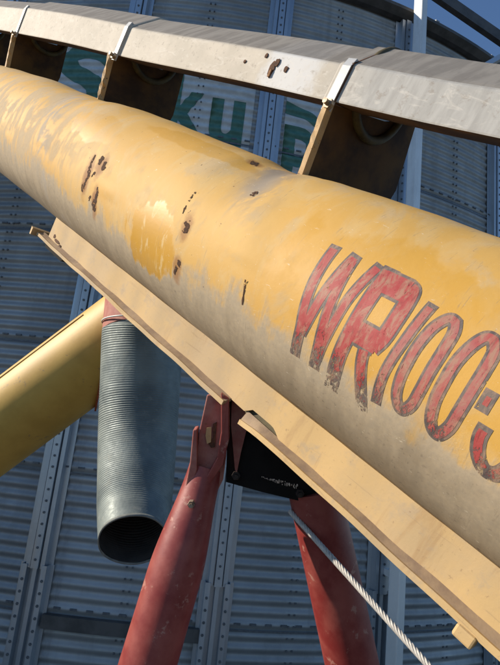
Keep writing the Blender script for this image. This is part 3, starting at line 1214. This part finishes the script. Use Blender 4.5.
# worn sticker specks on the saddle
bm = bmesh.new()
x = 261.
while x < 297:
    y = 477.5 + (x - 262) * .27
    H = 1.6 + 3.0 * min(1, max(0, (x - 266) / 14))
    for k in range(3):
        if random.random() < .72:
            w = random.uniform(.5, 1.5)
            hgt = H * random.uniform(.2, .55)
            yy = y + random.uniform(-.4, .4) * H
            xo = random.uniform(0, .8)
            p = [A_(x + xo, yy - hgt / 2, .6385), A_(x + xo + w, yy - hgt / 2 + .3 * random.random(), .6385), A_(x + xo + w * .8, yy + hgt / 2, .6385), A_(x + xo + .2, yy + hgt / 2 - .2, .6385)]
            add_poly_prism(bm, p, Vector(F @ (ax_f * random.uniform(.0005, .001))))
    x += random.uniform(1.0, 1.6)
mk('worn_sticker', bm, M_decal, saddle)


def to_ground(a, b):
    """extend the line a->b (world) down to the ground"""
    a, b = Vector(a), Vector(b)
    k = (a.z - 0.0) / (a.z - b.z)
    return a + (b - a) * k


def leg(top, low, r, squash=None):
    end = to_ground(top, low)
    N = 90
    pts = [tl(top + (end - top) * (i / N) ** 1.6) for i in range(N + 1)]
    bm = bmesh.new()
    dd = (pts[1] - pts[0]).normalized()

    def rf(i, a):
        dist = (pts[i] - pts[0]).length
        if squash:
            k = min(1, dist / .13)
            k = k * k * (3 - 2 * k)
            return r * (squash + (1 - squash) * k)
        return r
    add_sweep(bm, pts, rf, 40)
    return mk('leg', bm, M_red, aug, True, 50)


l1 = leg(at(206, 468, .640), at(148, 664, .578), .0325, .66)
l2 = leg(at(314, 488, .665), at(352, 664, .655), .0345)
# fork end of the near leg: front plate with slot, rear lug and pin
bm = bmesh.new()
fp = [A_(207, 395, .628), A_(221, 394, .628), A_(229, 399, .628), A_(228, 425, .628), A_(226, 458, .628), A_(223, 480, .630), A_(214, 498, .630), A_(196, 500, .632), A_(189, 488, .632), A_(196, 462, .630), A_(199, 432, .628)]
add_poly_prism(bm, fp, Vector(F @ (ax_f * .008)))
fk = mk('fork_plate', bm, M_redd, l1)
bevel(fk, .0012)
bm = bmesh.new()
fp = [A_(221, 393, .616), A_(229, 398, .616), A_(229, 440, .616), A_(223, 465, .617), A_(206, 490, .617), A_(203, 483, .617), A_(217, 458, .616), A_(221, 432, .616)]
add_poly_prism(bm, fp, Vector(F @ (ax_f * .02)))
o = mk('fork_rib', bm, M_red, l1)
bevel(o, .0012)
bm = bmesh.new()
fp = [A_(193, 430, .618), A_(197, 429, .618), A_(197, 470, .618), A_(189, 496, .618), A_(184, 494, .618), A_(190, 462, .618)]
add_poly_prism(bm, fp, Vector(F @ (ax_f * .024)))
o = mk('fork_rib', bm, M_redd, l1)
bevel(o, .0012)
bm = bmesh.new()
sl_ = [A_(213, 424, .6272), A_(217, 422, .6272), A_(215, 447, .6272), A_(211, 448, .6272), A_(208, 443, .6272), A_(213, 438, .6272)]
add_poly_prism(bm, sl_, Vector(F @ (ax_f * .0012)))
mk('slot', bm, M_rust, fk)
bm = bmesh.new()
sl_ = [A_(206.5, 428, .6262), A_(211.5, 427, .6262), A_(211, 442, .6262), A_(207, 444, .6262), A_(205.5, 436, .6262)]
add_poly_prism(bm, sl_, Vector(F @ (ax_f * .0022)))
o = mk('pin', bm, M_brkedge, fk)
bm = bmesh.new()
c = A_(191, 505, .597)
e1, e2 = Vector(F @ ax_r), Vector(F @ ax_u)
for rr, dz in ((.0042, 0), (.0025, -.003)):
    add_poly_prism(bm, [c + e1 * rr * math.cos(k * pi / 3) + e2 * rr * math.sin(k * pi / 3) + Vector(F @ (ax_f * dz)) for k in range(6)], Vector(F @ (ax_f * .008)))
mk('bolt', bm, M_bolt, l1)
# weld bead where the neck meets the leg, bolts on the saddle
for cx_, cy_ in ((236, 476), (300, 494)):
    bm = bmesh.new()
    c = A_(cx_, cy_, .634)
    for rr, dz in ((.0055, 0), (.0030, -.004)):
        add_poly_prism(bm, [c + e1 * rr * math.cos(k * pi / 3) + e2 * rr * math.sin(k * pi / 3) + Vector(F @ (ax_f * dz)) for k in range(6)], Vector(F @ (ax_f * .007)))
    mk('bolt', bm, M_dbolt, saddle)
# --- wire rope: six twisted strands
bm = bmesh.new()
pa, pb = A_(290, 511, .655), A_(429, 666, .50)
pb = pa + (pb - pa) * 1.9
ax = (pb - pa).normalized()
e1 = ax.cross(Vector((0, 0, 1))).normalized()
e2 = ax.cross(e1)
Lr = (pb - pa).length
for k in range(6):
    pts = []
    n = int(Lr / .0022)
    for i in range(n + 1):
        z = Lr * i / n
        a = z / .030 * 2 * pi + k * pi / 3
        pts.append(pa + ax * z + (e1 * math.cos(a) + e2 * math.sin(a)) * .0023)
    add_sweep(bm, pts, .00135, 6)
rope = mk('wire_rope', bm, M_rope, aug, True, 60)

# ------------------------------------------------------------------ yellow spout tube on the left
ya = at(112, 343, 1.37)
yb = at(0, 427, 1.39)
yend = to_ground(ya, yb)
yr = empty('discharge_tube', (yend.x, yend.y, 0), 'plain yellow painted steel tube slanting up from the lower left to the galvanised spout', 'pipe')
EXN = (at(103.5, 350, 1.37) - EYE).cross(Vector((0, 0, 1))).normalized()
bm = bmesh.new()
N = 12
rg_ = add_sweep(bm, [ya + (yend - ya) * i / N - yr.location for i in range(N + 1)], .110, 64)
cc = at(104.5, 352, 1.37) - yr.location
dr = (yend - ya).normalized()
for v in rg_[0]:
    v.co += dr * ((cc - v.co).dot(EXN) / dr.dot(EXN))
rimv = [v.co.copy() for v in rg_[0]]
mk('tube', bm, M_yel, yr, True, 40)
# long weld seam on its upper side
dr = (yend - ya).normalized()
sidev = dr.cross(Vector((0, 0, 1))).normalized()
upv = sidev.cross(dr).normalized()
if upv.z < 0:
    upv = -upv
tocam = -ax_f
tocam = (tocam - dr * tocam.dot(dr)).normalized()
upv = (upv - tocam * upv.dot(tocam)).normalized()
sd_ = (upv * math.cos(rad(32)) + tocam * math.sin(rad(32))) * .1105
bm = bmesh.new()
pts = [ya + (yend - ya) * i / 40 * .999 + sd_ - yr.location for i in range(41)]
add_sweep(bm, pts, lambda i, a: .0028 + .0004 * math.sin(i * 2.1), 8)
mk('weld_seam', bm, M_yel, yr, True, 50)
# red collar at its end, toothed rim
bm = bmesh.new()
ex = EXN if EXN.dot(-dr) > 0 else -EXN
ctr = sum(rimv, Vector()) / len(rimv)
N = len(rimv)
ring0, ring1, ring2 = [], [], []
for i, v in enumerate(rimv):
    q = v - ctr
    k = 1.045 + (.03 if i % 3 == 0 else 0)
    ring0.append(bm.verts.new(ctr + q * .97))
    ring1.append(bm.verts.new(ctr + q * k))
    ring2.append(bm.verts.new(ctr + q * k + ex * .005))
for i in range(N):
    j = (i + 1) % N
    bm.faces.new((ring0[i], ring0[j], ring1[j], ring1[i]))
    bm.faces.new((ring1[i], ring1[j], ring2[j], ring2[i]))
bm.faces.new(ring2)
mk('toothed_rim', bm, mat_simple('rusty_orange_red_rim', (.40, .10, .03), (.25, .05, .02), 80, .7), yr)
bm = bmesh.new()
c0 = at(149, 235, 1.32)
c1 = at(143, 335, 1.21)
add_sweep(bm, [c0 - yr.location, c1 - yr.location], .094, 48)
mk('collar', bm, M_redd, yr, True, 50)

# ------------------------------------------------------------------ galvanised flexible duct
path = [at(144, 324, 1.213), at(142, 350, 1.20), at(140, 390, 1.175), at(138.5, 430, 1.14), at(136.5, 470, 1.09), at(134.5, 505, 1.03), at(133.5, 540, .955)]
pts = smoothpath(path, 40)
dr_ = empty('flexible_duct', pts[0], 'ribbed galvanised flexible duct hanging open mouthed from the red collar of the yellow tube', 'duct')
# resample evenly
L = [0]
for a, b in zip(pts[:-1], pts[1:]):
    L.append(L[-1] + (b - a).length)
tot = L[-1]
NR = 640
ev = []
j = 0
for i in range(NR + 1):
    s_ = tot * i / NR
    while j < len(L) - 2 and L[j + 1] < s_:
        j += 1
    k = (s_ - L[j]) / max(1e-9, L[j + 1] - L[j])
    ev.append(pts[j].lerp(pts[j + 1], k) - pts[0])


def rduct(i, a, inner=0):
    s_ = i / NR
    base = .0955 - .018 * s_ - .014 * s_ ** 3
    z = tot * s_
    amp = .0004 * (1 if s_ < .86 else max(.2, 1 - (s_ - .86) * 8))
    amp *= .8 + .5 * math.sin(z * 31 + 1.0)
    rib = amp * math.sin(2 * pi * z / .0056 + a + 1.5 * math.sin(z * 19))
    crush = 1 + .02 * math.sin(2 * a + z * 6) + .008 * math.sin(5 * a + z * 21)
    top = -.01 * math.exp(-(z / .012) ** 2)
    return base * crush + rib + top - inner


bm = bmesh.new()
add_sweep(bm, ev, rduct, 96, False)
o = mk('duct_wall', bm, M_duct, dr_, True, 80)
bm = bmesh.new()
add_sweep(bm, ev[NR // 3:], lambda i, a: rduct(i + NR // 3, a, .003), 64, False)
oi = mk('duct_lining', bm, M_ductin, dr_, True, 80)
bm = bmesh.new()
e_ = ev[-1]
n_ = (ev[-1] - ev[-2]).normalized()
add_sweep(bm, [ev[-1] - n_ * .004, ev[-1] + n_ * .002], lambda i, a: rduct(NR, a) + .0018, 64, False)
rings = None
orim = mk('duct_rim', bm, M_rim, dr_, True, 80)
solidify(orim, .0025)
bm = bmesh.new()
add_sweep(bm, [ev[1], ev[5]], lambda i, a: .0955, 48, False)
ocl = mk('clamp_band', bm, M_strap, dr_, True, 60)
solidify(ocl, .002, 1)
